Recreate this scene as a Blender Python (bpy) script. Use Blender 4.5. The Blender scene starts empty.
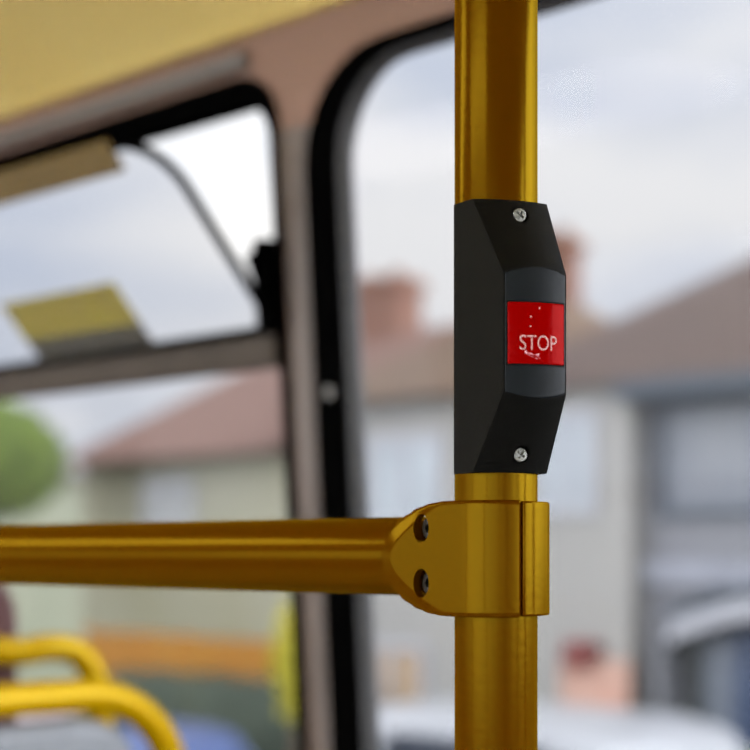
import bpy, bmesh, math, random
from mathutils import Vector, Matrix
random.seed(7)
S = bpy.context.scene
C = S.collection

# ------------------------------------------------------------------ camera, sky, exposure
EYE = Vector((0, 0, 1.2))                     # upper deck floor is z = 0
cd = bpy.data.cameras.new('camera'); cam = bpy.data.objects.new('camera', cd); C.objects.link(cam)
cam.location = EYE; cam.rotation_euler = (math.pi / 2, 0, 0)
cd.sensor_width = 24; cd.lens = 50; cd.shift_y = 175 / 750
cd.clip_start = 0.02; cd.clip_end = 500
cd.dof.use_dof = True; cd.dof.focus_distance = 0.638; cd.dof.aperture_fstop = 4.0
S.camera = cam
S.view_settings.view_transform = 'Standard'; S.view_settings.look = 'None'
S.view_settings.gamma = 1.0; S.view_settings.use_curve_mapping = False
S.view_settings.exposure = 0.0
S.cycles.use_denoising = True; S.cycles.denoising_input_passes = 'RGB'

SKY = 1.62
w = bpy.data.worlds.new('overcast_sky'); S.world = w; w.use_nodes = True
nt = w.node_tree; nt.nodes.clear()
N = lambda t: nt.nodes.new(t)
out = N('ShaderNodeOutputWorld'); bg = N('ShaderNodeBackground'); tc = N('ShaderNodeTexCoord')
sep = N('ShaderNodeSeparateXYZ'); nt.links.new(tc.outputs['Generated'], sep.inputs[0])
mx = N('ShaderNodeMath'); mx.operation = 'MAXIMUM'; mx.inputs[1].default_value = 0.0
nt.links.new(sep.outputs['Z'], mx.inputs[0])
m1 = N('ShaderNodeMath'); m1.operation = 'MULTIPLY_ADD'; m1.inputs[1].default_value = 0.42; m1.inputs[2].default_value = 0.50
nt.links.new(mx.outputs[0], m1.inputs[0])
mp = N('ShaderNodeMapping'); mp.inputs['Scale'].default_value = (3.2, 3.2, 9.0); mp.inputs['Location'].default_value = (0.3, 1.1, 0.4)
nt.links.new(tc.outputs['Generated'], mp.inputs[0])
nz = N('ShaderNodeTexNoise'); nz.inputs['Scale'].default_value = 1.0; nz.inputs['Detail'].default_value = 4
nt.links.new(mp.outputs[0], nz.inputs['Vector'])
cr = N('ShaderNodeValToRGB')
cr.color_ramp.elements[0].position = 0.40; cr.color_ramp.elements[0].color = (0.82, 0.89, 1.03, 1)
cr.color_ramp.elements[1].position = 0.64; cr.color_ramp.elements[1].color = (1.24, 1.23, 1.22, 1)
nt.links.new(nz.outputs['Fac'], cr.inputs[0])
nt.links.new(cr.outputs[0], bg.inputs['Color'])
# two unseen bright parts added to the sky to light interior and pole, one on the near side of the street, one along it
for gdir, gpow, gval in (((-0.68, -0.70, 0.208), 2.5, 3.4), ((0.975, -0.12, 0.18), 5.0, 10.0)):
    gd = N('ShaderNodeVectorMath'); gd.operation = 'DOT_PRODUCT'; gd.inputs[1].default_value = Vector(gdir).normalized()
    nt.links.new(tc.outputs['Generated'], gd.inputs[0])
    ga = N('ShaderNodeMath'); ga.operation = 'MAXIMUM'; ga.inputs[1].default_value = 0.0; nt.links.new(gd.outputs['Value'], ga.inputs[0])
    gb = N('ShaderNodeMath'); gb.operation = 'POWER'; gb.inputs[1].default_value = gpow; nt.links.new(ga.outputs[0], gb.inputs[0])
    gc = N('ShaderNodeMath'); gc.operation = 'MULTIPLY_ADD'; gc.inputs[1].default_value = gval
    nt.links.new(gb.outputs[0], gc.inputs[0]); nt.links.new(m1.outputs[0], gc.inputs[2]); m1 = gc
m2 = N('ShaderNodeMath'); m2.operation = 'MULTIPLY'; m2.inputs[1].default_value = SKY
nt.links.new(m1.outputs[0], m2.inputs[0]); nt.links.new(m2.outputs[0], bg.inputs['Strength'])
nt.links.new(bg.outputs[0], out.inputs[0])

# ------------------------------------------------------------------ frames
AZ = math.radians(46)
U = Vector((-math.sin(AZ), math.cos(AZ), 0))          # along the bus, away from the camera
NI = Vector((-math.cos(AZ), -math.sin(AZ), 0))        # into the bus from the window wall
Z = Vector((0, 0, 1))
TILT = 0.065
Q = Vector((-0.0605, 1.5, 1.2))
UPW = (NI * math.sin(TILT) + Z * math.cos(TILT)).normalized()
NW = (NI - UPW * NI.dot(UPW)).normalized()
def W(s, t, d=0.0): return Q + U * s + UPW * t + NW * d          # on the leaning window wall
def H(a, D, z): return EYE + U * a - NI * D + Z * z              # street frame, z from the eye
def B(a, D, z): return U * a - NI * D + Z * z                    # bus frame, z from the floor
GZ = -3.3                                                        # street level from the eye

# ------------------------------------------------------------------ helpers
def srgb(r, g, b):
    f = lambda c: (c / 255 / 12.92) if c / 255 <= 0.04045 else ((c / 255 + 0.055) / 1.055) ** 2.4
    return (f(r), f(g), f(b))
def mat(name, col, rough=0.5, metal=0.0, noise=None, bump=None, spec=0.5, coat=0.0, col2=None, stretch=(1, 1, 1), ramp=(0.35, 0.65), tint=(1, 1, 1)):
    m = bpy.data.materials.new(name); m.use_nodes = True
    t = m.node_tree; p = t.nodes['Principled BSDF']
    p.inputs['Base Color'].default_value = (*col, 1); p.inputs['Roughness'].default_value = rough
    p.inputs['Specular Tint'].default_value = (*tint, 1)
    p.inputs['Metallic'].default_value = metal; p.inputs['Specular IOR Level'].default_value = spec
    p.inputs['Coat Weight'].default_value = coat; p.inputs['Coat Roughness'].default_value = 0.08
    co = t.nodes.new('ShaderNodeTexCoord'); ma = t.nodes.new('ShaderNodeMapping')
    ma.inputs['Scale'].default_value = stretch; t.links.new(co.outputs['Object'], ma.inputs[0])
    if noise:
        n_ = t.nodes.new('ShaderNodeTexNoise'); n_.inputs['Scale'].default_value = noise; n_.inputs['Detail'].default_value = 5
        t.links.new(ma.outputs[0], n_.inputs['Vector'])
        r_ = t.nodes.new('ShaderNodeValToRGB')
        c2 = col2 or tuple(min(1, c * 1.25) for c in col)
        r_.color_ramp.elements[0].color = (*col, 1); r_.color_ramp.elements[1].color = (*c2, 1)
        r_.color_ramp.elements[0].position, r_.color_ramp.elements[1].position = ramp
        t.links.new(n_.outputs['Fac'], r_.inputs[0]); t.links.new(r_.outputs[0], p.inputs['Base Color'])
    if bump:
        sc, st = bump
        n2 = t.nodes.new('ShaderNodeTexNoise'); n2.inputs['Scale'].default_value = sc; n2.inputs['Detail'].default_value = 3
        t.links.new(ma.outputs[0], n2.inputs['Vector'])
        b_ = t.nodes.new('ShaderNodeBump'); b_.inputs['Strength'].default_value = st; b_.inputs['Distance'].default_value = 0.001
        t.links.new(n2.outputs['Fac'], b_.inputs['Height']); t.links.new(b_.outputs[0], p.inputs['Normal'])
    return m
def lacquer(name, c1, c2, gloss, f0, f90, rough):
    # pigmented lacquer: coloured body under a coloured glossy skin
    m = bpy.data.materials.new(name); m.use_nodes = True
    t = m.node_tree; t.nodes.clear(); n = t.nodes.new; L = t.links.new
    co = n('ShaderNodeTexCoord'); nz = n('ShaderNodeTexNoise'); nz.inputs['Scale'].default_value = 30; L(co.outputs['Object'], nz.inputs['Vector'])
    rp = n('ShaderNodeValToRGB'); rp.color_ramp.elements[0].color = (*c1, 1); rp.color_ramp.elements[1].color = (*c2, 1); L(nz.outputs['Fac'], rp.inputs[0])
    n2 = n('ShaderNodeTexNoise'); n2.inputs['Scale'].default_value = 320; L(co.outputs['Object'], n2.inputs['Vector'])
    bp = n('ShaderNodeBump'); bp.inputs['Strength'].default_value = 0.05; bp.inputs['Distance'].default_value = 0.001; L(n2.outputs['Fac'], bp.inputs['Height'])
    df = n('ShaderNodeBsdfDiffuse'); L(rp.outputs[0], df.inputs['Color'])
    gl = n('ShaderNodeBsdfGlossy'); gl.inputs['Color'].default_value = (*gloss, 1); gl.inputs['Roughness'].default_value = rough; L(bp.outputs[0], gl.inputs['Normal'])
    lw = n('ShaderNodeLayerWeight'); lw.inputs['Blend'].default_value = 0.5
    pw = n('ShaderNodeMath'); pw.operation = 'POWER'; pw.inputs[1].default_value = 4.5; L(lw.outputs['Facing'], pw.inputs[0])
    ma = n('ShaderNodeMath'); ma.operation = 'MULTIPLY_ADD'; ma.inputs[1].default_value = f90; ma.inputs[2].default_value = f0; L(pw.outputs[0], ma.inputs[0])
    mi = n('ShaderNodeMixShader'); L(ma.outputs[0], mi.inputs[0]); L(df.outputs[0], mi.inputs[1]); L(gl.outputs[0], mi.inputs[2])
    o = n('ShaderNodeOutputMaterial'); L(mi.outputs[0], o.inputs[0])
    return m
def brick_mat(name, c1, c2, mortar, scale, bw=0.5, rh=0.25, rough=0.9):
    m = bpy.data.materials.new(name); m.use_nodes = True
    t = m.node_tree; p = t.nodes['Principled BSDF']; p.inputs['Roughness'].default_value = rough
    co = t.nodes.new('ShaderNodeTexCoord'); b = t.nodes.new('ShaderNodeTexBrick')
    sx = t.nodes.new('ShaderNodeSeparateXYZ'); cx = t.nodes.new('ShaderNodeCombineXYZ')
    add = t.nodes.new('ShaderNodeMath'); add.operation = 'SUBTRACT'
    t.links.new(co.outputs['Object'], sx.inputs[0])
    t.links.new(sx.outputs['Y'], add.inputs[0]); t.links.new(sx.outputs['X'], add.inputs[1])
    t.links.new(add.outputs[0], cx.inputs['X']); t.links.new(sx.outputs['Z'], cx.inputs['Y'])
    t.links.new(cx.outputs[0], b.inputs['Vector'])
    b.inputs['Color1'].default_value = (*c1, 1); b.inputs['Color2'].default_value = (*c2, 1); b.inputs['Mortar'].default_value = (*mortar, 1)
    b.inputs['Scale'].default_value = scale; b.inputs['Brick Width'].default_value = bw; b.inputs['Row Height'].default_value = rh
    b.inputs['Mortar Size'].default_value = 0.012
    t.links.new(b.outputs['Color'], p.inputs['Base Color'])
    return m
def glass_mat(name, tint, refl=0.06):
    m = bpy.data.materials.new(name); m.use_nodes = True
    t = m.node_tree; t.nodes.clear()
    o = t.nodes.new('ShaderNodeOutputMaterial'); tr = t.nodes.new('ShaderNodeBsdfTransparent'); gl = t.nodes.new('ShaderNodeBsdfGlossy')
    tr.inputs[0].default_value = (*tint, 1); gl.inputs['Roughness'].default_value = 0.02
    lw = t.nodes.new('ShaderNodeLayerWeight'); lw.inputs['Blend'].default_value = 0.5
    pw = t.nodes.new('ShaderNodeMath'); pw.operation = 'POWER'; pw.inputs[1].default_value = 5.0; t.links.new(lw.outputs['Facing'], pw.inputs[0])
    sc = t.nodes.new('ShaderNodeMath'); sc.operation = 'MULTIPLY_ADD'; sc.inputs[1].default_value = 0.35; sc.inputs[2].default_value = 0.006; t.links.new(pw.outputs[0], sc.inputs[0])
    mi = t.nodes.new('ShaderNodeMixShader')
    t.links.new(sc.outputs[0], mi.inputs[0]); t.links.new(tr.outputs[0], mi.inputs[1]); t.links.new(gl.outputs[0], mi.inputs[2])
    t.links.new(mi.outputs[0], o.inputs[0])
    return m

class MB:
    def __init__(self): self.v = []; self.f = []
    def add(self, vs, fs):
        k = len(self.v); self.v += [Vector(p) for p in vs]; self.f += [tuple(i + k for i in f) for f in fs]; return self
    def box(self, o, ax, ay, az):            # corner o, three edge vectors
        vs = [o + ax * i + ay * j + az * k for k in (0, 1) for j in (0, 1) for i in (0, 1)]
        return self.add(vs, [(0, 2, 3, 1), (4, 5, 7, 6), (0, 1, 5, 4), (2, 6, 7, 3), (0, 4, 6, 2), (1, 3, 7, 5)])
    def tube(self, pts, r, n=16, cap=True):
        pts = [Vector(p) for p in pts]; m = len(pts); rings = []
        up = None
        for i, p in enumerate(pts):
            t = (pts[min(i + 1, m - 1)] - pts[max(i - 1, 0)]).normalized()
            if up is None:
                up = t.orthogonal().normalized()
            up = (up - t * up.dot(t)).normalized(); sd = t.cross(up)
            rr = r[i] if isinstance(r, (list, tuple)) else r
            rings.append([p + (up * math.cos(2 * math.pi * k / n) + sd * math.sin(2 * math.pi * k / n)) * rr for k in range(n)])
        vs = [q for R in rings for q in R]
        fs = [(i * n + k, i * n + (k + 1) % n, (i + 1) * n + (k + 1) % n, (i + 1) * n + k) for i in range(m - 1) for k in range(n)]
        if cap: fs += [tuple(reversed(range(n))), tuple((m - 1) * n + k for k in range(n))]
        return self.add(vs, fs)
    def ring(self, A, Bq):                    # quads between two closed outlines
        n = len(A)
        return self.add(list(A) + list(Bq), [(k, (k + 1) % n, n + (k + 1) % n, n + k) for k in range(n)])
    def poly(self, P): return self.add(P, [tuple(range(len(P)))])
    def prism(self, P, ext):                  # polygon extruded by a vector
        n = len(P); self.add(list(P) + [p + ext for p in P],
            [tuple(reversed(range(n))), tuple(range(n, 2 * n))] + [(k, (k + 1) % n, n + (k + 1) % n, n + k) for k in range(n)]); return self
    def build(self, name, m, parent=None, smooth=None, bevel=None, seg=2, origin=None, merge=True, solid=None, angle=28):
        o0 = Vector(origin) if origin is not None else sum(self.v, Vector()) / len(self.v)
        if parent is not None and origin is None: o0 = parent.matrix_world.translation.copy() if parent.type != 'X' else o0
        me = bpy.data.meshes.new(name); me.from_pydata([tuple(p - o0) for p in self.v], [], self.f); me.update()
        bm = bmesh.new(); bm.from_mesh(me)
        if merge: bmesh.ops.remove_doubles(bm, verts=bm.verts, dist=1e-6)
        bmesh.ops.recalc_face_normals(bm, faces=bm.faces)
        if all(e.is_manifold for e in bm.edges) and bm.calc_volume(signed=True) < 0: bmesh.ops.reverse_faces(bm, faces=bm.faces)
        bm.to_mesh(me); bm.free()
        return link(name, me, m, parent, o0, smooth, bevel, seg, solid, angle)
def link(name, me, m, parent, o0, smooth=None, bevel=None, seg=2, solid=None, angle=28):
    ob = bpy.data.objects.new(name, me); C.objects.link(ob)
    if m: me.materials.clear(); me.materials.append(m)
    ob.location = o0
    if parent is not None:
        ob.parent = parent; ob.matrix_parent_inverse = Matrix.Translation(-abspos(parent))
    if solid:
        md = ob.modifiers.new('thickness', 'SOLIDIFY'); md.thickness = solid; md.offset = -1
    if bevel:
        md = ob.modifiers.new('bevel', 'BEVEL'); md.width = bevel; md.segments = seg; md.limit_method = 'ANGLE'; md.angle_limit = math.radians(angle)
        md.harden_normals = False
    if smooth is not None:
        for p in me.polygons: p.use_smooth = True
        me.set_sharp_from_angle(angle=math.radians(smooth))
    bpy.context.view_layer.update()
    return ob
def abspos(o):
    bpy.context.view_layer.update(); return o.matrix_world.translation.copy()
def thing(name, loc, label, cat, group=None):
    o = bpy.data.objects.new(name, None); C.objects.link(o); o.location = loc; o.empty_display_size = 0.05
    bpy.context.view_layer.update(); return tag(o, label, cat, group)
def tag(o, label=None, cat=None, group=None, kind=None):
    if label: o['label'] = label
    if cat: o['category'] = cat
    if group: o['group'] = group
    if kind: o['kind'] = kind
    return o
def struct(o): o['kind'] = 'structure'; return o
def rrect(s0, s1, t0, t1, r, k=8):            # closed outline, per-corner radii (right-top means s0,t1)
    rs = r if isinstance(r, (list, tuple)) else [r] * 4      # order: (s0,t0),(s1,t0),(s1,t1),(s0,t1)
    P = []
    for (cx, cy, a0), q in zip(((s0, t0, 180), (s1, t0, 270), (s1, t1, 0), (s0, t1, 90)), rs):
        sx = q if cx == s0 else -q; sy = q if cy == t0 else -q
        for i in range(k + 1):
            a = math.radians(a0 + 90 * i / k)
            P.append((cx + sx + q * math.cos(a), cy + sy + q * math.sin(a)))
    return P
def cut(ob, cutters):                          # boolean difference, baked into the mesh
    tmp = []
    for cb in cutters:
        md = ob.modifiers.new('cut', 'BOOLEAN'); md.operation = 'DIFFERENCE'; md.solver = 'EXACT'; md.object = cb
    bpy.context.view_layer.update()
    dg = bpy.context.evaluated_depsgraph_get()
    me = bpy.data.meshes.new_from_object(ob.evaluated_get(dg))
    ob.modifiers.clear(); ob.data = me
    for cb in cutters: bpy.data.objects.remove(cb, do_unlink=True)
    return ob

# ------------------------------------------------------------------ materials
YELLOW = lacquer('mustard_gloss_paint', (0.064, 0.0165, 0.0), (0.074, 0.0195, 0.0), (1.0, 0.66, 0.03), 0.036, 0.60, 0.19)
SEATY = lacquer('bright_yellow_paint', (0.31, 0.175, 0.0), (0.34, 0.195, 0.0), (1.0, 0.80, 0.12), 0.05, 0.4, 0.2)
BLACKP = mat('grained_black_plastic', (0.0035, 0.0035, 0.0028), 0.5, bump=(2600, 0.5), noise=1500, col2=(0.005, 0.005, 0.0042), spec=0.06)
SMOOTHP = mat('smooth_black_plastic', (0.005, 0.007, 0.0085), 0.42, bump=(1800, 0.15), noise=300, col2=(0.006, 0.0085, 0.0105), spec=0.14)
RED = lacquer('gloss_red_plastic', (0.245, 0.0, 0.0), (0.27, 0.0, 0.0), (1.0, 0.14, 0.14), 0.014, 0.2, 0.10)
LETTER = mat('pale_pink_lettering', (0.50, 0.26, 0.25), 0.6, noise=900, col2=(0.56, 0.31, 0.30), spec=0.2)
STEEL = mat('zinc_plated_screw', (0.24, 0.25, 0.23), 0.45, 0.8, noise=900, col2=(0.30, 0.30, 0.28))
DARKST = mat('dark_steel_bolt', (0.07, 0.06, 0.05), 0.32, 0.7, noise=700)
RUBBER = mat('black_rubber', (0.0012, 0.0012, 0.0012), 1.0, noise=40, col2=(0.0018, 0.0018, 0.0018), spec=0.0)
GREYRIM = mat('dark_grey_seal', (0.033, 0.033, 0.036), 0.5, noise=30)
PANEL = mat('brown_grey_trim_panel', (0.3162, 0.19, 0.1425), 0.5, noise=6, col2=(0.3534, 0.2137, 0.1691), spec=0.3)
TRANS = mat('brown_anodised_bar', (0.062, 0.048, 0.038), 0.5, noise=15, spec=0.25)
GOLD = mat('gold_brown_rail', (0.17, 0.112, 0.033), 0.45, noise=15)
CEIL = mat('mustard_cream_ceiling', (0.93, 0.70, 0.22), 0.4, noise=5, col2=(0.95, 0.74, 0.25))
FLOOR = mat('speckled_vinyl_floor', (0.40, 0.39, 0.37), 0.6, noise=180, col2=(0.52, 0.51, 0.5))
LOWWALL = mat('grey_lower_wall', (0.30, 0.28, 0.26), 0.6, noise=25)
GLASS = glass_mat('tinted_glass', (0.83, 0.835, 0.85))
CLEAR = glass_mat('clear_glass', (0.95, 0.96, 0.955))
PGREY = mat('grey_seat_shell', (0.10, 0.108, 0.118), 0.5, noise=60)
MAROON = mat('dark_maroon_fabric', (0.060, 0.022, 0.020), 0.85, noise=300, bump=(900, 0.3))
STICK_Y = mat('mustard_sticker', (0.357, 0.2992, 0.045), 0.5, noise=40, col2=(0.306, 0.2464, 0.063))
STICK_G = mat('grey_sticker', (0.065, 0.0625, 0.06), 0.5, noise=30, col2=(0.09, 0.0825, 0.06), stretch=(1, 1, 4))
def diffuser(power):
    m = bpy.data.materials.new('lamp_diffuser'); m.use_nodes = True
    p = m.node_tree.nodes['Principled BSDF']; p.inputs['Emission Color'].default_value = (1, 0.95, 0.9, 1); p.inputs['Emission Strength'].default_value = power
    return m

# ================================================================== BUS SHELL
A0, A1 = -3.2, 4.6                       # length of the deck along U
SQ = Q.dot(U)                            # s = a - SQ
CELLW = 1.4
cells = range(-3, 3)                     # cell k spans s = k*1.4 .. (k+1)*1.4
TB, TT = -1.2, 0.502
wall = MB()
wins = []
for k in cells:
    s0, s1 = k * CELLW, (k + 1) * CELLW
    if k >= 0: o = (s0 + 0.017, s1 - 0.03, -0.62, 0.461, 0.052)      # hopper windows
    else:      o = (s0 + 0.03, s1 - 0.020, -0.62, 0.458, 0.105)      # large fixed windows
    wins.append((k, o))
    hole = rrect(*o)
    cell = rrect(s0, s1, TB, TT, 0.0005)
    wall.ring([W(s, t, 0.0) for s, t in cell], [W(s, t, 0.0) for s, t in hole])
    wall.ring([W(s, t, 0.0) for s, t in hole], [W(s, t, -0.05) for s, t in hole])
    wall.ring([W(s, t, -0.05) for s, t in hole], [W(s, t, -0.05) for s, t in cell])
struct(wall.build('wall_left', PANEL, smooth=30))
# convex pillar cover between the two windows
pl = MB()
tt = [-1.0 + 1.40 * i / 14 for i in range(15)]
for i in range(14):
    row = []
    for t in (tt[i], tt[i + 1]):
        fl = max(0.0, (t - 0.24) / 0.16); e = 0.012 * fl * fl
        r0 = []
        for j in range(9):
            x = -1 + j / 4
            r0.append(W(-0.002 + x * (0.0165 + e), t, 0.001 + 0.009 * (1 - x * x) * (1 - 0.6 * fl)))
        row.append(r0)
    pl.add(row[0] + row[1], [(j, j + 1, 9 + j + 1, 9 + j) for j in range(8)])
struct(pl.build('trim_1', mat('grey_brown_pillar_cover', (0.135, 0.105, 0.092), 0.42, noise=8, col2=(0.16, 0.125, 0.11)), smooth=40))
# rim strip under the ceiling
rim = MB()
prof = [(0.468, 0.0), (0.470, 0.010), (0.482, 0.012), (0.486, 0.0)]
P0 = [W(0.055, t, d) for t, d in prof]; P1 = [W(3 * CELLW, t, d) for t, d in prof]
rim.add(P0 + P1, [(0, 1, 5, 4), (1, 2, 6, 5), (2, 3, 7, 6), (0, 3, 2, 1), (4, 5, 6, 7)])
struct(rim.build('trim_2', mat('grey_window_rim', (0.16, 0.145, 0.135), 0.4, noise=12), smooth=30))

for idx, (k, o) in enumerate(sorted(wins, key=lambda q: (q[0] not in (0, -1), -q[0]))):
    s0, s1, t0, t1, r = o
    wname = 'window_%d' % (idx + 1)
    win = bpy.data.objects.new(wname, None); C.objects.link(win); win.location = W((s0 + s1) / 2, (t0 + t1) / 2, 0); win['kind'] = 'structure'
    bpy.context.view_layer.update()
    g = MB(); g2 = MB()
    oo = rrect(*o)
    if k >= 0: ins, gr = (s0 + 0.010, s1 - 0.010, t0 + 0.01, t1 - 0.028, 0.036), None
    else:      ins, gr = (s0 + 0.04, s1 - 0.040, t0 + 0.02, t1 - 0.012, 0.088), (s0 + 0.052, s1 - 0.052, t0 + 0.03, t1 - 0.02, 0.078)
    ii = rrect(*ins)
    dd = 0.006
    g.ring([W(s, t, 0.0) for s, t in oo], [W(s, t, dd) for s, t in oo])
    g.ring([W(s, t, dd) for s, t in oo], [W(s, t, dd) for s, t in ii])
    g.ring([W(s, t, dd) for s, t in ii], [W(s, t, -0.02) for s, t in ii])
    g.build('gasket', RUBBER, win, smooth=30)
    if gr:
        gg = rrect(*gr)
        g2.ring([W(s, t, 0.003) for s, t in ii], [W(s, t, -0.004) for s, t in gg])
        g2.ring([W(s, t, -0.004) for s, t in gg], [W(s, t, -0.0068) for s, t in gg])
        g2.build('seal', GREYRIM, win, smooth=30)
        gl = MB(); gl.prism([W(s, t, -0.0108) for s, t in gg], NW * 0.004)
        gl.build('glass', GLASS, win)
    else:
        tb = MB(); tb.box(W(ins[0], 0.178, -0.012), U * (ins[1] - ins[0]), UPW * 0.035, NW * 0.026)
        tb.build('transom_bar', TRANS, win, bevel=0.003, smooth=30)
        lo = [(s, min(t, 0.18)) for s, t in ii]
        lo2 = []
        for q in lo:
            if not lo2 or (abs(q[0] - lo2[-1][0]) + abs(q[1] - lo2[-1][1])) > 1e-5: lo2.append(q)
        MB().prism([W(s, t, -0.006) for s, t in lo2], NW * 0.004).build('glass', GLASS, win)
    if k == 0:
        # tilted-in hopper: hinged above the transom, leaning into the bus
        hb, ht = W(0, 0.214, 0.016), W(0, 0.380, 0.150)
        hv = ht - hb; hl = hv.length; hv.normalize(); hn = hv.cross(U).normalized()
        if hn.dot(NW) < 0: hn = -hn
        def HP(s, q, e=0.0): return hb + U * s + hv * q + hn * e
        ol = rrect(0.018, 1.335, 0.0, hl, [0.004, 0.004, 0.05, 0.055])
        pane = MB().prism([HP(s, q) for s, q in ol], hn * 0.004).build('hopper_pane', GLASS, win)
        bd = MB()
        edge = [p for p in ol]
        bd.tube([HP(s, q, 0.002) for s, q in edge + [edge[0]]], 0.0048, 8, cap=False)
        bd.build('edge_bead', RUBBER, pane, smooth=50)
        MB().box(HP(0.075, hl - 0.022, 0.0045), U * 1.17, hv * 0.032, hn * 0.006).build('top_rail', GOLD, pane, bevel=0.002)
        st = MB().box(HP(0.196, 0.032, 0.0045), U * 0.206, hv * 0.050, hn * 0.0006).build('sticker', STICK_Y, pane)
        tag(st, 'mustard upper half of a notice stuck on the glass')
        st = MB().box(HP(0.196, 0.006, 0.0045), U * 0.206, hv * 0.026, hn * 0.0006).build('sticker', STICK_G, pane)
        tag(st, 'dark grey lower half of the same notice')
        # side stay
        sy = MB(); sy.box(W(0.027, 0.215, -0.01), U * 0.016, UPW * 0.085, NW * 0.03)
        sy.prism([W(0.027, 0.298, 0.004), W(0.062, 0.288, 0.004), W(0.045, 0.245, 0.004), W(0.027, 0.232, 0.004)], NW * 0.010)
        sy.build('hopper_stay', RUBBER, win, bevel=0.002)
    if k == -1:
        c = W(-0.040, 0.148, 0.006); cp = MB(); n = 20
        for R0, R1, h0, h1 in ((0.0062, 0.0055, 0.0, 0.0018), (0.0055, 0.003, 0.0018, 0.0028)):
            cp.ring([c + U * R0 * math.cos(2 * math.pi * i / n) + UPW * R0 * math.sin(2 * math.pi * i / n) + NW * h0 for i in range(n)],
                    [c + U * R1 * math.cos(2 * math.pi * i / n) + UPW * R1 * math.sin(2 * math.pi * i / n) + NW * h1 for i in range(n)])
        cp.poly([c + U * 0.003 * math.cos(2 * math.pi * i / n) + UPW * 0.003 * math.sin(2 * math.pi * i / n) + NW * 0.0028 for i in range(n)])
        cp.build('screw_cap', mat('grey_screw_cap', (0.2, 0.2, 0.2), 0.5, noise=100), win, smooth=30)

# ceiling with coved sides
DW = -(W(0, TT, 0) - EYE).dot(NI)        # wall offset at its top
cp_ = [(DW + 0.055, 1.700), (DW - 0.012, 1.698), (DW - 0.022, 1.712), (DW - 0.10, 1.752), (DW - 0.24, 1.800), (DW - 0.42, 1.83), (0.3, 1.84), (-0.7, 1.84), (-1.1, 1.82), (-1.3, 1.78), (-1.40, 1.72)]
ce = MB()
for i in range(len(cp_) - 1):
    (d0, z0), (d1, z1) = cp_[i], cp_[i + 1]
    ce.add([B(A0, d0, z0), B(A1, d0, z0), B(A1, d1, z1), B(A0, d1, z1)], [(0, 1, 2, 3)])
for i in range(len(cp_) - 1):
    (d0, z0), (d1, z1) = cp_[i], cp_[i + 1]
    ce.add([B(A0, d0, z0 + .03), B(A1, d0, z0 + .03), B(A1, d1, z1 + .03), B(A0, d1, z1 + .03)], [(0, 3, 2, 1)])
struct(ce.build('ceiling', CEIL, smooth=50))
struct(MB().box(B(A0, -1.40, -0.05), U * (A1 - A0), -NI * 2.60, Z * 0.05).build('floor', FLOOR))
# far side wall (behind the camera): sill, head, pillars and panes
wr = MB()
wr.box(B(A0, -1.40, 0), U * (A1 - A0), NI * 0.05, Z * 0.72)
wr.box(B(A0, -1.40, 1.68), U * (A1 - A0), NI * 0.05, Z * 0.06)
for i in range(6):
    a = A0 + (A1 - A0) * i / 5 - (0.05 if i else 0)
    wr.box(B(a, -1.40, 0.72), U * (0.05 if i in (0, 5) else 0.10), NI * 0.05, Z * 0.96)
struct(wr.build('wall_right', LOWWALL))
for i in range(5):
    a = A0 + (A1 - A0) * i / 5 + 0.05
    struct(MB().box(B(a, -1.42, 0.72), U * ((A1 - A0) / 5 - 0.1), NI * 0.004, Z * 0.96).build('window_%d' % (7 + i), CLEAR))
for nm, a in (('wall_front', A1), ('wall_rear', A0 - 0.05)):
    e = MB(); e.box(B(a, -1.40, 0), U * 0.05, -NI * 2.5, Z * 0.75); e.box(B(a, -1.40, 1.60), U * 0.05, -NI * 2.5, Z * 0.28)
    e.box(B(a, -1.40, 0.75), U * 0.05, -NI * 0.12, Z * 0.85); e.box(B(a, 0.95, 0.75), U * 0.05, -NI * 0.14, Z * 0.85)
    struct(e.build(nm, LOWWALL))
# ceiling strip lamps; the second is unseen, added to brighten the ceiling
for la, lD, lpow, lab in ((1.30, -0.29, 7.0, 'white strip lamp on the mustard ceiling above the aisle'), (0.1, -1.02, 8.0, 'unseen strip lamp added to brighten the mustard ceiling, beside the opposite windows')):
    lt = thing('ceiling_light', B(la + 0.6, lD + 0.19, 1.84), lab, 'ceiling light', 'ceiling strip lamps')
    MB().box(B(la, lD, 1.812), U * 1.2, -NI * 0.38, Z * 0.015).build('lamp_base', mat('white_lamp_base', (0.7, 0.7, 0.68), 0.4, noise=30), lt, bevel=0.004)
    MB().box(B(la + 0.03, lD + 0.03, 1.774), U * 1.14, -NI * 0.32, Z * 0.038).build('diffuser', diffuser(lpow), lt, bevel=0.008, smooth=40)

# ================================================================== POLE
PX = Vector((0.0511, 0.66, 0.0)); PR = 0.0175
pole = thing('grab_pole', PX, 'upright mustard yellow grab pole carrying the black stop button unit', 'pole')
MB().tube([PX + Z * z for z in (0.004, 0.6, 1.2, 1.838)], PR, 64).build('tube', YELLOW, pole, smooth=40)
for zz, dr in ((0.0, 1), (1.838, -1)):
    MB().tube([PX + Z * zz, PX + Z * (zz + dr * 0.008), PX + Z * (zz + dr * 0.014)], [0.042, 0.040, 0.0185], 40).build('flange', YELLOW, pole, smooth=30)

# ================================================================== RAIL
RZ = 1.1973
rail = thing('hand_rail', PX + U * 0.034 + Z * RZ, 'horizontal mustard yellow handrail clamped to the upright pole and running off left', 'handrail')
MB().tube([PX + U * s + Z * RZ for s in (0.034, 0.2, 0.6, 1.1)], 0.0175, 64).build('tube', YELLOW, rail, smooth=40)

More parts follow.
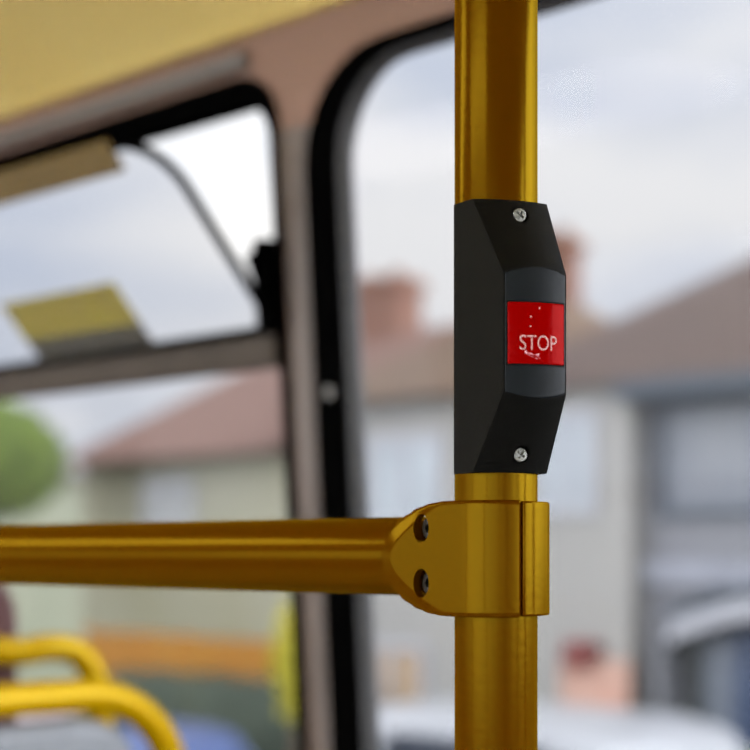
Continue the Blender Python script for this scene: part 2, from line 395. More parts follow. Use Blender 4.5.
# ================================================================== CLAMP
CZ = 1.1964; CH = 0.0241
clamp = thing('pole_clamp', PX + Z * CZ, 'mustard yellow cast clamp joining the handrail to the upright pole', 'clamp')
TH0 = math.radians(24); THT = math.radians(-46 + 2)       # split angle, tangent angle
RS = 0.0222
def sleeve(th, r): return Vector((math.sin(th), -math.cos(th), 0)) * r
NP = NI.copy()
def shell(side, th_start, name):
    """Half of the clamp: sleeve around the pole running into a D-shaped pillowed plate."""
    ncol_s, ncol_p, nrow = 22, 56, 52
    T = sleeve(math.radians(-44), RS)
    cols = []                                   # (point, normal, l)
    if th_start is not None:
        for i in range(ncol_s):
            th = th_start + (math.radians(-44) - th_start) * i / ncol_s
            cols.append((sleeve(th, RS), sleeve(th, 1), (i / ncol_s - 1) * RS * (th_start + math.radians(44))))
    LP, L1 = 0.0490, 0.0046
    for i in range(ncol_p + 1):
        l = LP * math.sin(math.pi / 2 * i / ncol_p) if i < ncol_p else LP * 0.9999
        cols.append((T + U * l, NP, l))
    def outline(l):
        if l <= L1: return CH
        return CH * max(0.0, 1 - ((l - L1) / (LP - L1)) ** 2.2) ** 0.5
    OUT = [(L1 + (LP - L1) * math.sin(a), CH * max(0, 1 - math.sin(a) ** 2.2) ** 0.5) for a in [math.pi / 2 * j / 60 for j in range(61)]]
    lmin = cols[0][2]
    front, back = [], []
    for (p, nn, l) in cols:
        h = outline(l)
        for j in range(nrow + 1):
            f = math.sin(math.pi / 2 * (2 * j / nrow - 1)); z = f * h
            # distance to the D outline
            if l > L1 - 0.001: dist = min(math.hypot(l - ol, abs(z) - oz) for ol, oz in OUT)
            else: dist = h - abs(z)
            if th_start is not None: dist_e = l - lmin
            else: dist_e = 1
            k = min(1, max(0, (l - 0.004) / 0.034)); k = k * k * (3 - 2 * k)
            R = 0.0016 + 0.0064 * k
            x = max(0.0, R - dist)
            xr = max(0.0, 0.0016 - dist); dep = 0.36 * x * k + 0.0016 - math.sqrt(max(0, 0.0016 ** 2 - xr * xr))
            Re = 0.0009; xe = max(0.0, Re - dist_e); dep += Re - math.sqrt(max(0, Re * Re - xe * xe))
            q = p - nn * dep
            front.append(q + Z * z); back.append(q - nn * 0.0040 + Z * z)
    nc, nr = len(cols), nrow + 1
    mb = MB(); K = nc * nr
    fs = []
    for i in range(nc - 1):
        for j in range(nrow):
            a, b, c, d = i * nr + j, (i + 1) * nr + j, (i + 1) * nr + j + 1, i * nr + j + 1
            fs += [(a, b, c, d), (K + d, K + c, K + b, K + a)]
    for i in range(nc - 1):
        for j in (0, nrow):
            a, b = i * nr + j, (i + 1) * nr + j
            fs.append((a, K + a, K + b, b))
    for i in (0, nc - 1):
        for j in range(nrow):
            a, b = i * nr + j, i * nr + j + 1
            fs.append((a, b, K + b, K + a))
    vs = front + back
    if side < 0:                                # mirror across the plane of pole and rail
        vs = [v - NI * (2 * v.dot(NI)) for v in vs]
    mb.add([PX + Z * CZ + v for v in vs], fs)
    return mb.build(name, YELLOW, clamp, smooth=35, merge=True)
front_shell = shell(1, TH0, 'front_shell')
HOLES = [(0.0226, 0.0128), (0.0226, -0.0104)]
T_ = sleeve(math.radians(-44), RS)
cutters = []
for l, z in HOLES:
    c = PX + Z * (CZ + z) + T_ + U * l
    n = 32; cb = MB()
    lo = [c - NP * 0.0075 + U * (0.0044 * math.cos(2 * math.pi * i / n)) + Z * (0.0061 * math.sin(2 * math.pi * i / n)) for i in range(n)]
    cb.prism(lo, NP * 0.015)
    cutters.append(cb.build('cutter', None))
cut(front_shell, cutters)
for p in front_shell.data.polygons: p.use_smooth = True
front_shell.data.set_sharp_from_angle(angle=math.radians(35))
back_shell = shell(-1, None, 'back_shell')
# bolts: socket heads sunk in the two holes
for l, z in HOLES:
    c = PX + Z * (CZ + z) + T_ + U * l - NP * 0.0098
    n = 24
    def circ(r, e, m=n, ph=0): return [c + NP * e + U * (r * math.cos(2 * math.pi * i / m + ph)) + Z * (r * 1.2 * math.sin(2 * math.pi * i / m + ph)) for i in range(m)]
    b = MB(); b.ring(circ(0.0040, -0.002), circ(0.0040, 0.0046)); b.ring(circ(0.0040, 0.0046), circ(0.0034, 0.0052))
    hexr = [0.0019 / math.cos(((2 * math.pi * i / n) % (math.pi / 3)) - math.pi / 6) for i in range(n)]
    def hx(e): return [c + NP * e + U * (hexr[i] * math.cos(2 * math.pi * i / n)) + Z * (hexr[i] * math.sin(2 * math.pi * i / n)) for i in range(n)]
    b.ring(circ(0.0034, 0.0052), hx(0.0052)); b.ring(hx(0.0052), hx(0.002)); b.poly(hx(0.002)); b.poly(circ(0.0040, -0.002))
    tag(b.build('bolt', DARKST, clamp, smooth=30), 'dark steel socket bolt')
# cap on the far right of the split
cap = MB(); n = 40; a0, a1 = math.radians(25.6), math.radians(135)
def arc(r, z): return [PX + Z * (CZ + z) + sleeve(a0 + (a1 - a0) * i / n, r) for i in range(n + 1)]
ro, ri = 0.0225, 0.0177
o_t, o_b, i_t, i_b = arc(ro, CH - 0.0004), arc(ro, -CH + 0.0004), arc(ri, CH - 0.0004), arc(ri, -CH + 0.0004)
m_ = n + 1
cap.add(o_t + o_b + i_t + i_b,
        [(i, i + 1, m_ + i + 1, m_ + i) for i in range(n)] + [(2 * m_ + i, 3 * m_ + i, 3 * m_ + i + 1, 2 * m_ + i + 1) for i in range(n)] +
        [(i, 2 * m_ + i, 2 * m_ + i + 1, i + 1) for i in range(n)] + [(m_ + i, m_ + i + 1, 3 * m_ + i + 1, 3 * m_ + i) for i in range(n)] +
        [(0, m_, 3 * m_, 2 * m_), (n, 2 * m_ + n, 3 * m_ + n, m_ + n)])
cap.build('cap', YELLOW, clamp, bevel=0.0018, seg=4, smooth=40, angle=40)

# ================================================================== STOP BUTTON UNIT
TH = math.radians(18)
AA = Vector((math.cos(TH), math.sin(TH), 0)); BB = Vector((math.sin(TH), -math.cos(TH), 0))
def K(a, b, z): return PX + AA * (a / 1000) + BB * (b / 1000) + Z * z
zb, z1, z2, zt = 1.2318, 1.2622, 1.3100, 1.3440
stop = thing('stop_button', PX + Z * zb, 'black bell push unit with a red STOP button on the yellow pole', 'stop button')
NA, NS = 12, 6
def section(z, wr, br, wf, bc, sag, dz=0.0, rl=0.0):
    outp = []
    for i in range(NS): f = i / NS; outp.append((-wr + (wr - wf) * f, br + (bc - br) * f, z + rl * (1 - f)))
    for i in range(NA + 1):
        x = -1 + 2 * i / NA
        outp.append((x * wf, bc + sag * (1 - x * x), z + dz * (1 - x * x)))
    for i in range(1, NS + 1): f = i / NS; outp.append((wf + (wr - wf) * f, bc + (br - bc) * f, z + rl * f))
    M = len(outp); inn = []
    for i in range(M):
        if i < NS: ph = -99 + (54) * i / NS
        elif i <= NS + NA: ph = -45 + 90 * (i - NS) / NA
        else: ph = 45 + 54 * (i - NS - NA) / NS
        ph = math.radians(ph); inn.append((17.7 * math.sin(ph), 17.7 * math.cos(ph), outp[i][2]))
    return outp, inn
BM_, WM, SAG = 40.5, 13.6, 2.6
secs = [section(zb, 17.9, -3, 16.6, 15.0, 4.0), section(z1, 17.9, -3, WM, BM_, 1.6, -0.0026), section(z2, 17.9, -3, WM, BM_, 1.6, 0.0030), section(zt, 17.9, -3, 16.6, 15.0, 4.0, -0.0003, 0.0012)]
hb_ = MB(); M = len(secs[0][0])
vs = [K(*p) for o_, i_ in secs for p in o_ + i_]
fs = []
for r in range(3):
    for i in range(M - 1):
        a = r * 2 * M + i; b = a + 2 * M
        fs += [(a, a + 1, b + 1, b), (a + M, b + M, b + M + 1, a + M + 1)]
    for i in (0, M - 1):
        a = r * 2 * M + i; b = a + 2 * M; fs.append((a, b, b + M, a + M))
for r in (0, 3):
    for i in range(M - 1):
        a = r * 2 * M + i; fs.append((a, a + 1, a + M + 1, a + M))
hb_.add(vs, fs)
housing = hb_.build('housing', BLACKP, stop)
def slope_point(top, a, f):
    z0_, z1_ = (zt, z2 + 0.0029) if top else (zb, z1 - 0.0025)
    b0, b1 = 15.0 + 4.0 * (1 - (a / 16.6) ** 2), BM_ + 1.6 * (1 - (a / WM) ** 2)
    p0, p1 = K(a, b0, z0_), K(a, b1, z1_)
    p = p0.lerp(p1, f); dn = (p1 - p0).normalized(); nn = AA.cross(dn)
    if nn.dot(BB) < 0: nn = -nn
    return p, nn.normalized(), dn
SCR = [(True, 0.8, 0.235), (False, 1.0, 0.255)]
cut_ = []
for top, a, f in SCR:
    p, nn, dn = slope_point(top, a, f)
    cut_.append(MB().tube([p - BB * 0.0042, p + BB * 0.008], 0.0038, 32).build('cutter', None))
cut(housing, cut_)
md = housing.modifiers.new('bevel', 'BEVEL'); md.width = 0.0007; md.segments = 3; md.limit_method = 'ANGLE'; md.angle_limit = math.radians(24)
for p in housing.data.polygons: p.use_smooth = True
housing.data.set_sharp_from_angle(angle=math.radians(24))
for top, a, f in SCR:
    p, nn, dn = slope_point(top, a, f); nn = BB; dn = Z.copy(); sd = AA; p = p - BB * 0.0006
    hd = MB(); hd.tube([p - nn * 0.0020, p - nn * 0.0004, p - nn * 0.0001, p], [0.0029, 0.0029, 0.0026, 0.0018], 28)
    hd = hd.build('screw', STEEL, stop)
    cs = []
    for g in (math.radians(35), math.radians(125)):
        d1 = dn * math.cos(g) + sd * math.sin(g); d2 = -dn * math.sin(g) + sd * math.cos(g)
        cs.append(MB().box(p - d1 * 0.0019 - d2 * 0.00052 - nn * 0.0014, d1 * 0.0038, d2 * 0.00104, nn * 0.004).build('cutter', None))
    cut(hd, cs)
    for q in hd.data.polygons: q.use_smooth = True
    hd.data.set_sharp_from_angle(angle=math.radians(25))
    tag(hd, 'zinc cross-head screw')
# raised plateau insert with arched ends
def arch_slab(name, m, wa, zlo, zhi, dlo, dhi, off, thick, bev, base=BM_, sag=SAG, drop=0.0):
    na, nz = 16, 6; mb = MB()
    top, bot = [], []
    for j in range(nz + 1):
        for i in range(na + 1):
            x = -1 + 2 * i / na
            lo = zlo + dlo * (1 - x * x); hi = zhi + dhi * (1 - x * x)
            z = lo + (hi - lo) * j / nz
            b = base + sag * (1 - (x * wa / WM) ** 2)
            top.append(K(x * wa, b + off, z)); bot.append(K(x * wa, b + off - thick, z))
    R = na + 1; n0 = len(top); fs = []
    for j in range(nz):
        for i in range(na):
            a = j * R + i; fs += [(a, a + 1, a + R + 1, a + R), (n0 + a, n0 + a + R, n0 + a + R + 1, n0 + a + 1)]
    for i in range(na):
        for j in (0, nz): a = j * R + i; fs.append((a, a + 1, n0 + a + 1, n0 + a))
    for j in range(nz):
        for i in (0, na): a = j * R + i; fs.append((a, a + R, n0 + a + R, n0 + a))
    mb.add(top + bot, fs)
    return mb.build(name, m, stop, smooth=30, bevel=bev, seg=3, angle=40)
arch_slab('button_surround', SMOOTHP, 13.0, z1 + 0.0004, z2 - 0.0004, -0.0024, 0.0028, 0.2, 2.2, 0.0004)
arch_slab('button_gap_shade', mat('gap_shade_black', (0.003, 0.003, 0.003), 0.7, noise=300, spec=0.1), 12.65, 1.2729, 1.2987, 0, 0, 0.35, 1.5, 0.0002)  # black slab painting in the dark gap around the button
button = arch_slab('button', RED, 12.1, 1.2736, 1.2980, 0, 0, 0.9, 2.0, 0.0005)
tag(button, 'glossy red push button reading STOP')
# lettering, bent round the button
cu = bpy.data.curves.new('stop_word', 'FONT'); cu.body = 'STOP'; cu.size = 1; cu.align_x = 'CENTER'; cu.extrude = 0.0; cu.resolution_u = 6
to = bpy.data.objects.new('stop_word', cu); C.objects.link(to); bpy.context.view_layer.update()
tm = bpy.data.meshes.new_from_object(to.evaluated_get(bpy.context.evaluated_depsgraph_get()))
bpy.data.objects.remove(to, do_unlink=True)
xs = [v.co.x for v in tm.vertices]; ys = [v.co.y for v in tm.vertices]
tw, th_ = max(xs) - min(xs), max(ys) - min(ys)
TA0, TA1, TZ0, TZ1 = -7.8, 8.3, 1.27900, 1.28500
def surf(a, z, e): return K(a, BM_ + SAG * (1 - (a / WM) ** 2) + 0.9 + e, z)
bm = bmesh.new(); bm.from_mesh(tm)
bmesh.ops.triangulate(bm, faces=bm.faces)
ret = bmesh.ops.extrude_face_region(bm, geom=list(bm.faces))
upv = [g for g in ret['geom'] if isinstance(g, bmesh.types.BMVert)]
for v in upv: v.co.z = 1
sp = abspos(stop)
for v in bm.verts:
    a = TA0 + (v.co.x - min(xs)) / tw * (TA1 - TA0); z = TZ0 + (v.co.y - min(ys)) / th_ * (TZ1 - TZ0)
    v.co = surf(a, z, 0.10 if v.co.z > 0.5 else -0.12) - sp
bmesh.ops.recalc_face_normals(bm, faces=bm.faces)
bm.to_mesh(tm); bm.free(); tm.name = 'lettering'
lo_ = bpy.data.objects.new('lettering', tm); C.objects.link(lo_); tm.materials.clear(); tm.materials.append(LETTER)
lo_.location = sp; lo_.parent = button; lo_.matrix_parent_inverse = Matrix.Translation(-abspos(button))
tag(lo_, 'pale capital letters reading STOP')
# pale specks, and a light reflection painted on the button as a pink patch
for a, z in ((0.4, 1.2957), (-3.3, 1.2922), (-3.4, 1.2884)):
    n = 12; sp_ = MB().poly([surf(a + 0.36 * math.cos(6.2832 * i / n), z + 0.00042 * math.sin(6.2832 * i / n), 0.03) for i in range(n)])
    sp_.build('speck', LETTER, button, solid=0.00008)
glare_patch = [(-6.0, 1.2782), (-5.1, 1.2793), (-4.6, 1.2781), (-3.2, 1.2780), (-1.8, 1.2772), (-0.4, 1.2778), (0.5, 1.2777), (0.0, 1.2766), (1.0, 1.2757), (-1.0, 1.2756), (-3.4, 1.2766), (-5.0, 1.2772)]
MB().poly([surf(a, z, 0.03) for a, z in glare_patch]).build('glare_patch', mat('painted_glare_pink', (0.34, 0.02, 0.03), 0.4, noise=700, col2=(0.70, 0.32, 0.38), ramp=(0.40, 0.62)), button, solid=0.00008)

# ================================================================== SEATS
SP = Vector((-0.1875, 1.45, 0))
def SE(b, off, z): return SP + NI * b + U * off + Z * z
def smooth_path(pts, it=2):
    for _ in range(it):
        q = [pts[0]]
        for a, b in zip(pts, pts[1:]): q += [a * 0.75 + b * 0.25, a * 0.25 + b * 0.75]
        pts = q + [pts[-1]]
    return pts
def seat(off, path, r, shellw, shelltop, matl, label, facing, b0, b1, handle=True, thick=0.03, off2=0.0):
    t = thing('bus_seat', SE((b0 + b1) / 2, off + facing * 0.22, 0), label, 'seat', 'upholstered seats by the windows')
    if handle:
        mid = (b0 + b1) / 2
        full = path + [(2 * mid - b, z) for b, z in reversed(path)]
        MB().tube(smooth_path([SE(b, off, z) for b, z in full]), r, 20).build('grab_handle', SEATY, t, smooth=40)
    outl = rrect(shellw[0], shellw[1], 0.42, shelltop, [0.03, 0.03, 0.06, 0.06])
    MB().prism([SE(b, off + off2 - thick / 2 * facing, z) for b, z in outl], U * thick * facing).build('backrest', matl, t, bevel=0.012, seg=3, smooth=40)
    ol2 = rrect(b0 + 0.02, b1 - 0.02, 0.36, 0.44, 0.02)
    MB().prism([SE(b, off + off2 + facing * 0.03, z) for b, z in ol2], U * facing * 0.42).build('cushion', MAROON, t, bevel=0.015, seg=3, smooth=40)
    MB().box(SE(b0 + 0.17, off + facing * 0.10, 0), NI * 0.1, U * facing * 0.25, Z * 0.36).build('pedestal', PGREY, t, bevel=0.01)
    return t
seat(0.0, [(0.0, 0.40), (-0.003, 0.96), (0.002, 1.012), (0.030, 1.050), (0.070, 1.070), (0.115, 1.073)], 0.0145, (0.045, 0.385), 1.052, PGREY,
     'nearest grey-backed seat with thick yellow grab handle at lower left', -1, 0.0, 0.43)
seat(0.22, [(-0.083, 0.40), (-0.080, 1.02), (-0.070, 1.070), (-0.045, 1.097), (-0.005, 1.100), (0.02, 1.095), (0.06, 1.101)], 0.0142, (0.0, 0.30), 1.185, MAROON,
     'second seat with dark maroon padded back behind its own yellow handle, under the handrail', 1, -0.08, 0.34, off2=0.045)

# ================================================================== STREET OUTSIDE
RENDER = mat('pale_rendered_wall', (0.2523, 0.2436, 0.2209), 0.9, noise=0.5, col2=(0.2958, 0.2828, 0.2524))
BEIGE = mat('grey_beige_wall', (0.2209, 0.2065, 0.1253), 0.9, noise=0.5, col2=(0.2497, 0.2401, 0.174))
BLUEW = mat('blue_grey_wall', (0.1514, 0.1514, 0.1638), 0.9, noise=0.7, col2=(0.1817, 0.1817, 0.1865))
ROOF = brick_mat('brown_roof_tiles', (0.06064, 0.03595, 0.02573), (0.07277, 0.04315, 0.03013), (0.04851, 0.02876, 0.02058), 2.2, 0.5, 0.35)
ROOFA = brick_mat('tan_roof_tiles', (0.0932, 0.05498, 0.02862), (0.1069, 0.06339, 0.03299), (0.0759, 0.04488, 0.02385), 2.2, 0.5, 0.35)
ROOF2 = brick_mat('pinkish_roof_tiles', (0.1293, 0.06719, 0.04686), (0.1389, 0.0726, 0.05115), (0.1053, 0.0599, 0.0429), 2.2, 0.5, 0.35)
BRICK = brick_mat('salmon_chimney_brick', (0.1265, 0.04922, 0.02832), (0.1418, 0.06153, 0.03439), (0.1265, 0.08864, 0.06069), 4)
SLATE = mat('dark_window_frame', (0.02132, 0.03062, 0.04176), 0.5, noise=3)
PALEP = mat('net_curtained_pane', (0.1408, 0.1501, 0.1642), 0.45, noise=1.5, col2=(0.1899, 0.196, 0.203))
WHITE = mat('white_paintwork', (0.3132, 0.3132, 0.3306), 0.5, noise=3, col2=(0.3393, 0.3393, 0.348))
NAVY = mat('navy_door_paint', (0.029, 0.0464, 0.087), 0.4, noise=4)
PEACH = mat('peach_blind', (0.464, 0.2436, 0.174), 0.8, noise=4, col2=(0.4988, 0.319, 0.2436))
OXRED = mat('dark_red_box_paint', (0.1392, 0.029, 0.0232), 0.6, noise=8)
FENCEM = mat('orange_stained_timber', (0.2904, 0.111, 0.007517), 0.8, noise=3, col2=(0.3372, 0.1536, 0.01336), stretch=(4, 4, 0.4))
HEDGE = mat('dark_hedge_leaves', (0.0319, 0.0435, 0.029), 0.8, noise=14, col2=(0.058, 0.0754, 0.0464))
LIME = mat('lime_shrub_leaves', (0.3132, 0.2923, 0.0174), 0.8, noise=12, col2=(0.435, 0.3654, 0.029))
GREEN = mat('bright_tree_leaves', (0.06807, 0.1094, 0.002482), 0.8, noise=3, col2=(0.1201, 0.1702, 0.00662))
BARK = mat('brown_bark', (0.0696, 0.0464, 0.029), 0.9, noise=8)
ASPH = mat('asphalt', (0.0696, 0.0696, 0.0725), 0.9, noise=20, col2=(0.0928, 0.0928, 0.0928))
PAVE = mat('concrete_pavement', (0.1972, 0.1914, 0.1856), 0.9, noise=5)
GRASS = mat('front_garden_grass', (0.087, 0.1276, 0.029), 0.9, noise=9, col2=(0.1392, 0.1856, 0.0464))

struct(MB().box(H(-60, -30, GZ - 0.3), U * 160, -NI * 38.5, Z * 0.3).build('road', ASPH))
struct(MB().box(H(-60, 8.5, GZ - 0.3), U * 160, -NI * 2.3, Z * 0.42).build('pavement', PAVE))
struct(MB().box(H(-60, 10.8, GZ - 0.3), U * 160, -NI * 150, Z * 0.36).build('ground', GRASS))

def wbox(a0, a1, D0, D1, z0, z1): return MB().box(H(a0, D0, z0), U * (a1 - a0), -NI * (D1 - D0), Z * (z1 - z0))
def house_window(par, a0, a1, z0, z1, D, pane, frame=SLATE, bars=1):
    f = MB(); e = 0.09
    f.box(H(a0, D - 0.05, z0), U * (a1 - a0), -NI * 0.06, Z * e); f.box(H(a0, D - 0.05, z1 - e), U * (a1 - a0), -NI * 0.06, Z * e)
    for q in [a0, a1 - e] + [a0 + (a1 - a0) * (i + 1) / (bars + 1) - e / 2 for i in range(bars)]:
        f.box(H(q, D - 0.05, z0 + e), U * e, -NI * 0.06, Z * (z1 - z0 - 2 * e))
    fr = f.build('window', frame, par)
    wbox(a0 + e / 2, a1 - e / 2, D - 0.02, D + 0.02, z0 + e / 2, z1 - e / 2).build('pane', pane, fr)
    return fr
def chimney(par, a0, a1, D0, D1, z0, z1, pots=2):
    c = wbox(a0, a1, D0, D1, z0, z1).box(H(a0 - 0.06, D0 - 0.06, z1 - 0.18), U * (a1 - a0 + 0.12), -NI * (D1 - D0 + 0.12), Z * 0.12).build('chimney', BRICK, par)
    for i in range(pots):
        q = a0 + (a1 - a0) * (i + 0.5) / pots
        MB().tube([H(q, (D0 + D1) / 2, z1), H(q, (D0 + D1) / 2, z1 + 0.12)], [0.11, 0.09], 12).build('chimney_pot', BRICK, c, smooth=40)

# --- house on the right (blue-grey, dark-framed window, arched porch)
hB = thing('terraced_house', H(6.2, 15, GZ), 'blue-grey house with dark framed window and arched porch, right of the pole', 'house', 'houses across the street')
wbox(3.0, 8.61, 12.72, 19, GZ, 1.62).build('wall', BLUEW, hB)
rf = MB()
eL, eR = H(10.68, 12.2, 1.60), H(2.6, 12.2, 1.60); hipL, hipR = H(9.15, 16.2, 3.52), H(3.6, 16.2, 3.6)
bL, bR = H(10.68, 20.2, 1.60), H(2.6, 20.2, 1.60)
rf.add([eL, eR, hipL, hipR, bL, bR], [(0, 1, 3, 2), (4, 2, 3, 5), (0, 2, 4), (1, 5, 3), (0, 4, 5, 1)])
rf.build('roof', ROOF, hB)
wbox(2.7, 8.66, 12.2, 12.75, 1.42, 1.60).build('eaves_board', SLATE, hB)
house_window(hB, 7.30, 8.46, 0.30, 1.42, 12.72, PALEP, SLATE, 0)
wbox(7.05, 7.36, 12.66, 12.72, 0.1, 1.42).build('panel', mat('dark_blue_cladding', (0.16, 0.18, 0.27), 0.7, noise=3), hB)
wbox(3.0, 8.6, 12.62, 12.74, -0.33, -0.10).build('string_course', mat('pale_grey_band', (0.21, 0.215, 0.235), 0.8, noise=3), hB)
cn = MB()
arcp = [(8.06 - 0.18 * i, -0.55 + 0.26 * math.sin(math.pi * i / 12)) for i in range(13)]
cn.prism([H(a, 12.2, z) for a, z in arcp] + [H(a, 12.2, z - 0.10) for a, z in reversed(arcp)], -NI * 0.52)
cn.build('porch_canopy', SLATE, hB)
cw = MB(); cw.prism([H(a, 12.22, z - 0.12) for a, z in arcp] + [H(a, 12.22, z - 0.30) for a, z in reversed(arcp)], -NI * 0.10)
cw.build('porch_fascia', WHITE, hB)
for q in (8.14, 5.94):
    wbox(q, q + 0.08, 12.25, 12.7, GZ, -0.62).build('porch_post', BLUEW, hB)
wbox(6.30, 7.63, 12.66, 12.74, GZ, -0.75).build('door', NAVY, hB)
wbox(7.63, 7.97, 12.68, 12.74, GZ + 0.9, -0.82).build('side_light', mat('grey_blue_glass', (0.115, 0.13, 0.15), 0.3, noise=3), hB)
wbox(7.97, 8.10, 12.66, 12.74, GZ, -0.82).build('drainpipe', mat('dull_green_pipe', (0.06, 0.065, 0.06), 0.5, noise=3), hB)

# --- pale rendered house in the middle
hA = thing('terraced_house', H(11.7, 15, GZ), 'pale rendered house with brown roof directly behind the pole and stop button', 'house', 'houses across the street')
wbox(10.70, 13.42, 12.45, 19, GZ, 1.62).build('wall', RENDER, hA)
wbox(8.62, 10.69, 12.45, 18.9, GZ, 1.60).build('wing', RENDER, hB)
ra = MB()
e0, e1, r0, r1, b0, b1 = H(10.70, 12.1, 1.62), H(13.42, 12.1, 1.62), H(12.0, 16, 3.18), H(13.42, 16, 3.06), H(10.70, 20, 1.62), H(13.42, 20, 1.62)
ra.add([e0, e1, r0, r1, b0, b1], [(0, 2, 3, 1), (4, 5, 3, 2), (0, 4, 2), (1, 3, 5), (0, 1, 5, 4)])
ra.build('roof', ROOFA, hA)
chimney(hA, 11.98, 12.58, 15.9, 16.2, 2.6, 3.98)
PALE2 = mat('sky_reflecting_pane', (0.2587, 0.2818, 0.2872), 0.3, noise=2)
house_window(hB, 9.0, 9.75, 0.35, 1.38, 12.45, PALE2, WHITE, 1)
house_window(hA, 11.0, 12.1, 0.25, 1.25, 12.45, PALE2, WHITE, 1)
house_window(hB, 8.58, 9.38, -2.1, -1.06, 12.40, PEACH, PEACH, 0)
house_window(hA, 11.2, 12.4, -2.3, -1.0, 12.45, mat('pinkish_pane', (0.3132, 0.2268, 0.147), 0.4, noise=3), WHITE, 1)
wbox(8.95, 9.30, 12.25, 12.46, -1.14, -0.88).build('wall_box', OXRED, hB, bevel=0.03)

# --- far pinkish-roofed house on the left
hC = thing('terraced_house', H(16, 15, GZ), 'beige house with pinkish roof seen through the left window', 'house', 'houses across the street')
wbox(13.44, 17.6, 12.5, 19, GZ, 1.16).build('wall', BEIGE, hC)
rc = MB()
e0, e1, r0, r1, b0, b1 = H(13.44, 12.1, 1.15), H(17.7, 12.1, 1.15), H(13.44, 16, 3.06), H(17.2, 16, 3.06), H(13.44, 20, 1.15), H(17.7, 20, 1.15)
rc.add([e0, e1, r0, r1, b0, b1], [(0, 2, 3, 1), (4, 5, 3, 2), (0, 4, 2), (1, 3, 5), (0, 1, 5, 4)])
rc.build('roof', ROOF2, hC)
chimney(hC, 14.82, 15.85, 15.8, 16.3, 2.6, 3.82)
house_window(hC, 15.2, 16.2, 0.1, 0.9, 12.5, mat('grey_pane', (0.252, 0.2552, 0.2392), 0.3, noise=2), WHITE, 1)
# --- a further house beyond the gap
hD = thing('terraced_house', H(27, 23, GZ), 'distant grey-green house low beyond the tree at left edge', 'house', 'houses across the street')
wbox(21.5, 33, 19, 26, GZ, 1.5).build('wall', mat('grey_green_wall', (0.2376, 0.2484, 0.176), 0.9, noise=0.4, col2=(0.2808, 0.2808, 0.2024)), hD)
rd = MB(); rd.add([H(21.3, 18.7, 1.5), H(33, 18.7, 1.5), H(21.3, 22.5, 1.9), H(33, 22.5, 1.9), H(21.3, 26.3, 1.5), H(33, 26.3, 1.5)],
                  [(0, 2, 3, 1), (4, 5, 3, 2), (0, 4, 2), (1, 3, 5), (0, 1, 5, 4)]); rd.build('roof', ROOF2, hD)

# --- orange timber fence, hedge and shrubs
fe = thing('garden_fence', H(14.3, 11.6, GZ), 'orange timber fence in front of the beige house', 'fence')
fb = MB(); q = 12.4
while q < 16.2:
    fb.box(H(q, 11.6, GZ), U * 0.13, -NI * 0.025, Z * (GZ * -1 - 1.0 + random.uniform(-0.02, 0.02))); q += 0.145
fb.build('boards', FENCEM, fe)
for q in (12.4, 14.3, 16.2): wbox(q, q + 0.1, 11.63, 11.73, GZ, -0.98).build('post', FENCEM, fe)
def foliage(c, rx, ry, rz, n, leaf):
    mb = MB()
    for _ in range(n):
        while True:
            p = Vector((random.uniform(-1, 1), random.uniform(-1, 1), random.uniform(-1, 1)))
            if 0.25 < p.length < 1: break
        p = p * (0.75 + 0.25 / max(p.length, 0.3)) if p.length < 0.75 else p
        q = c + U * (p.x * rx) - NI * (p.y * ry) + Z * (p.z * rz)
        a = Vector((random.gauss(0, 1), random.gauss(0, 1), random.gauss(0, 1))).normalized(); b = a.orthogonal().normalized()
        s = leaf * random.uniform(0.7, 1.3)
        mb.add([q - a * s, q + b * s * 0.5, q + a * s, q - b * s * 0.5], [(0, 1, 2, 3)])
    return mb
def blob(c, rx, ry, rz, jit=0.08):
    mb = MB(); n, m = 20, 12
    rings = []
    for j in range(1, m):
        th = math.pi * j / m
        rings.append([c + U * (rx * math.sin(th) * math.cos(2 * math.pi * i / n) * (1 + random.uniform(-jit, jit))) - NI * (ry * math.sin(th) * math.sin(2 * math.pi * i / n) * (1 + random.uniform(-jit, jit))) + Z * (rz * math.cos(th) * (1 + random.uniform(-jit, jit) * 0.5)) for i in range(n)])
    for a, b in zip(rings, rings[1:]): mb.ring(a, b)
    mb.poly(rings[0]); mb.poly(rings[-1])
    return mb
def shrub(name, label, cat, a, D, z, rx, ry, rz, m, n, leaf):
    t = thing(name, H(a, D, GZ), label, cat)
    f = blob(H(a, D, z), rx * 0.85, ry * 0.85, rz * 0.85); g = foliage(H(a, D, z), rx, ry, rz, n, leaf)
    f.add(g.v, g.f)
    f.build('foliage', m, t, merge=False)
    MB().tube([H(a, D, GZ), H(a, D, z)], [0.12, 0.05], 10).build('trunk', BARK, t, smooth=40)
    return t
hg = thing('garden_hedge', H(13.8, 10.9, GZ), 'dark green clipped hedge below the orange fence', 'hedge')
hm = wbox(11.5, 14.6, 10.7, 11.3, GZ, -1.40)
gm = MB()
for _ in range(1800):
    q = H(random.uniform(11.45, 14.65), random.uniform(10.62, 11.35), random.uniform(GZ, -1.34))
    a = Vector((random.gauss(0, 1), random.gauss(0, 1), random.gauss(0, 1))).normalized(); b = a.orthogonal().normalized(); s = random.uniform(0.04, 0.07)
    gm.add([q - a * s, q + b * s * 0.5, q + a * s, q - b * s * 0.5], [(0, 1, 2, 3)])
hm.add(gm.v, gm.f); hm.build('foliage', HEDGE, hg, merge=False)
shrub('lime_shrub', 'narrow lime yellow shrub beside the window pillar', 'shrub', 10.85, 10.2, -1.05, 0.2, 0.3, 0.62, LIME, 900, 0.06)
shrub('leafy_tree', 'bright green leafy tree at the left edge below the window bar', 'tree', 16.75, 10.5, 1.1, 0.85, 1.0, 0.75, GREEN, 2600, 0.09)
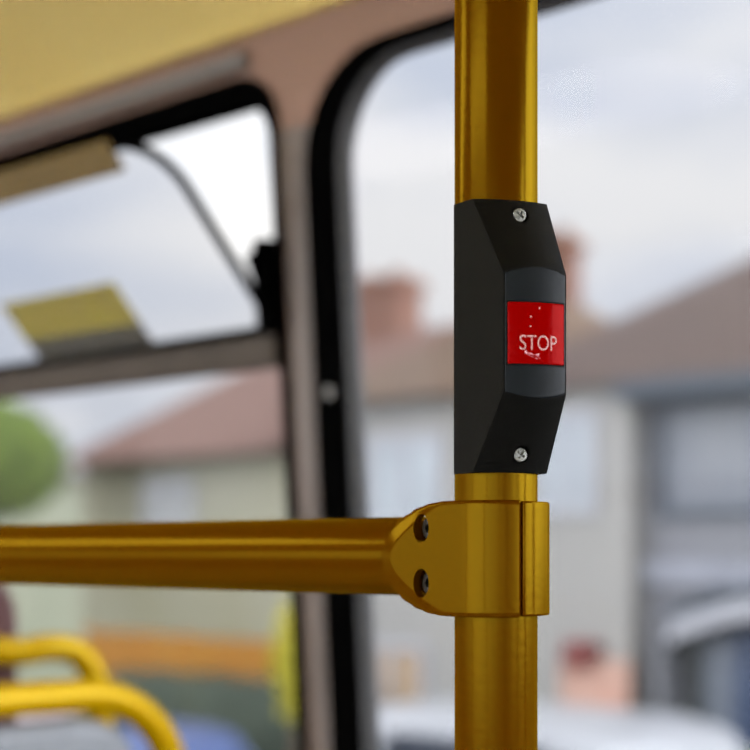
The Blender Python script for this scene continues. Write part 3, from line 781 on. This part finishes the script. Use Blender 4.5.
shrub('low_bush', 'yellow-green bush at the bottom right below the porch', 'bush', 7.2, 11.4, -2.02, 1.0, 0.4, 0.42, GREEN, 1500, 0.06)

VGLASS = mat('vehicle_glass', (0.03, 0.035, 0.045), 0.1, noise=3)
# --- parked vehicles
def vehicle(label, cat, a, D, paint, L=4.2, hh=1.65, van=False):
    t = thing('parked_' + cat, H(a, D, GZ), label, cat)
    wdt = 1.7; z0 = GZ + 0.28
    pr = [(0, 0.0), (0.0, 0.45), (0.10, 0.62), (0.9, 0.72), (1.5, hh - 0.33), (1.9, hh - 0.28), (L - 0.7, hh - 0.28), (L - 0.25, hh - 0.5), (L - 0.05, 0.7), (L, 0.4), (L, 0.0)]
    if van: pr = [(0, 0), (0, 0.5), (0.12, 0.75), (0.6, 0.85), (1.2, hh - 0.36), (1.6, hh - 0.28), (L - 0.05, hh - 0.28), (L, hh - 0.4), (L, 0)]
    MB().prism([H(a + x - L / 2, D - wdt / 2, z0 + z) for x, z in pr], -NI * wdt).build('body', paint, t, bevel=0.09, seg=3, smooth=40)
    zs0, zs1 = z0 + hh * 0.52, z0 + hh - 0.40
    for Dq in (D - wdt / 2 - 0.012, D + wdt / 2 - 0.008):
        MB().prism([H(a - L / 2 + 1.25, Dq, zs0), H(a - L / 2 + 1.70, Dq, zs1), H(a + L / 2 - 0.75, Dq, zs1), H(a + L / 2 - 0.42, Dq, zs0)], -NI * 0.02).build('side_window', VGLASS, t)
    for x in (0.85, L - 0.85):
        for Dq in (D - wdt / 2 - 0.02, D + wdt / 2 - 0.18):
            c = H(a + x - L / 2, Dq, GZ + 0.32)
            MB().tube([c, c - NI * 0.2], 0.32, 24).build('wheel', RUBBER, t, smooth=30)
    return t
vehicle('white parked van showing its roof between pillar and yellow pole', 'van', 6.9, 9.4, mat('white_van_paint', (0.288, 0.292, 0.296), 0.3, noise=2), 3.9, 2.05, True)
vehicle('pinkish-white parked car low behind the yellow seat handles', 'car', 14.7, 9.4, mat('pale_pink_car_paint', (0.31, 0.25, 0.24), 0.3, noise=2), 3.3, 1.6)
vehicle('blue parked car at the bottom of the left window', 'car', 11.3, 9.0, mat('blue_car_paint', (0.07, 0.1, 0.21), 0.3, noise=2), 3.0, 1.62)
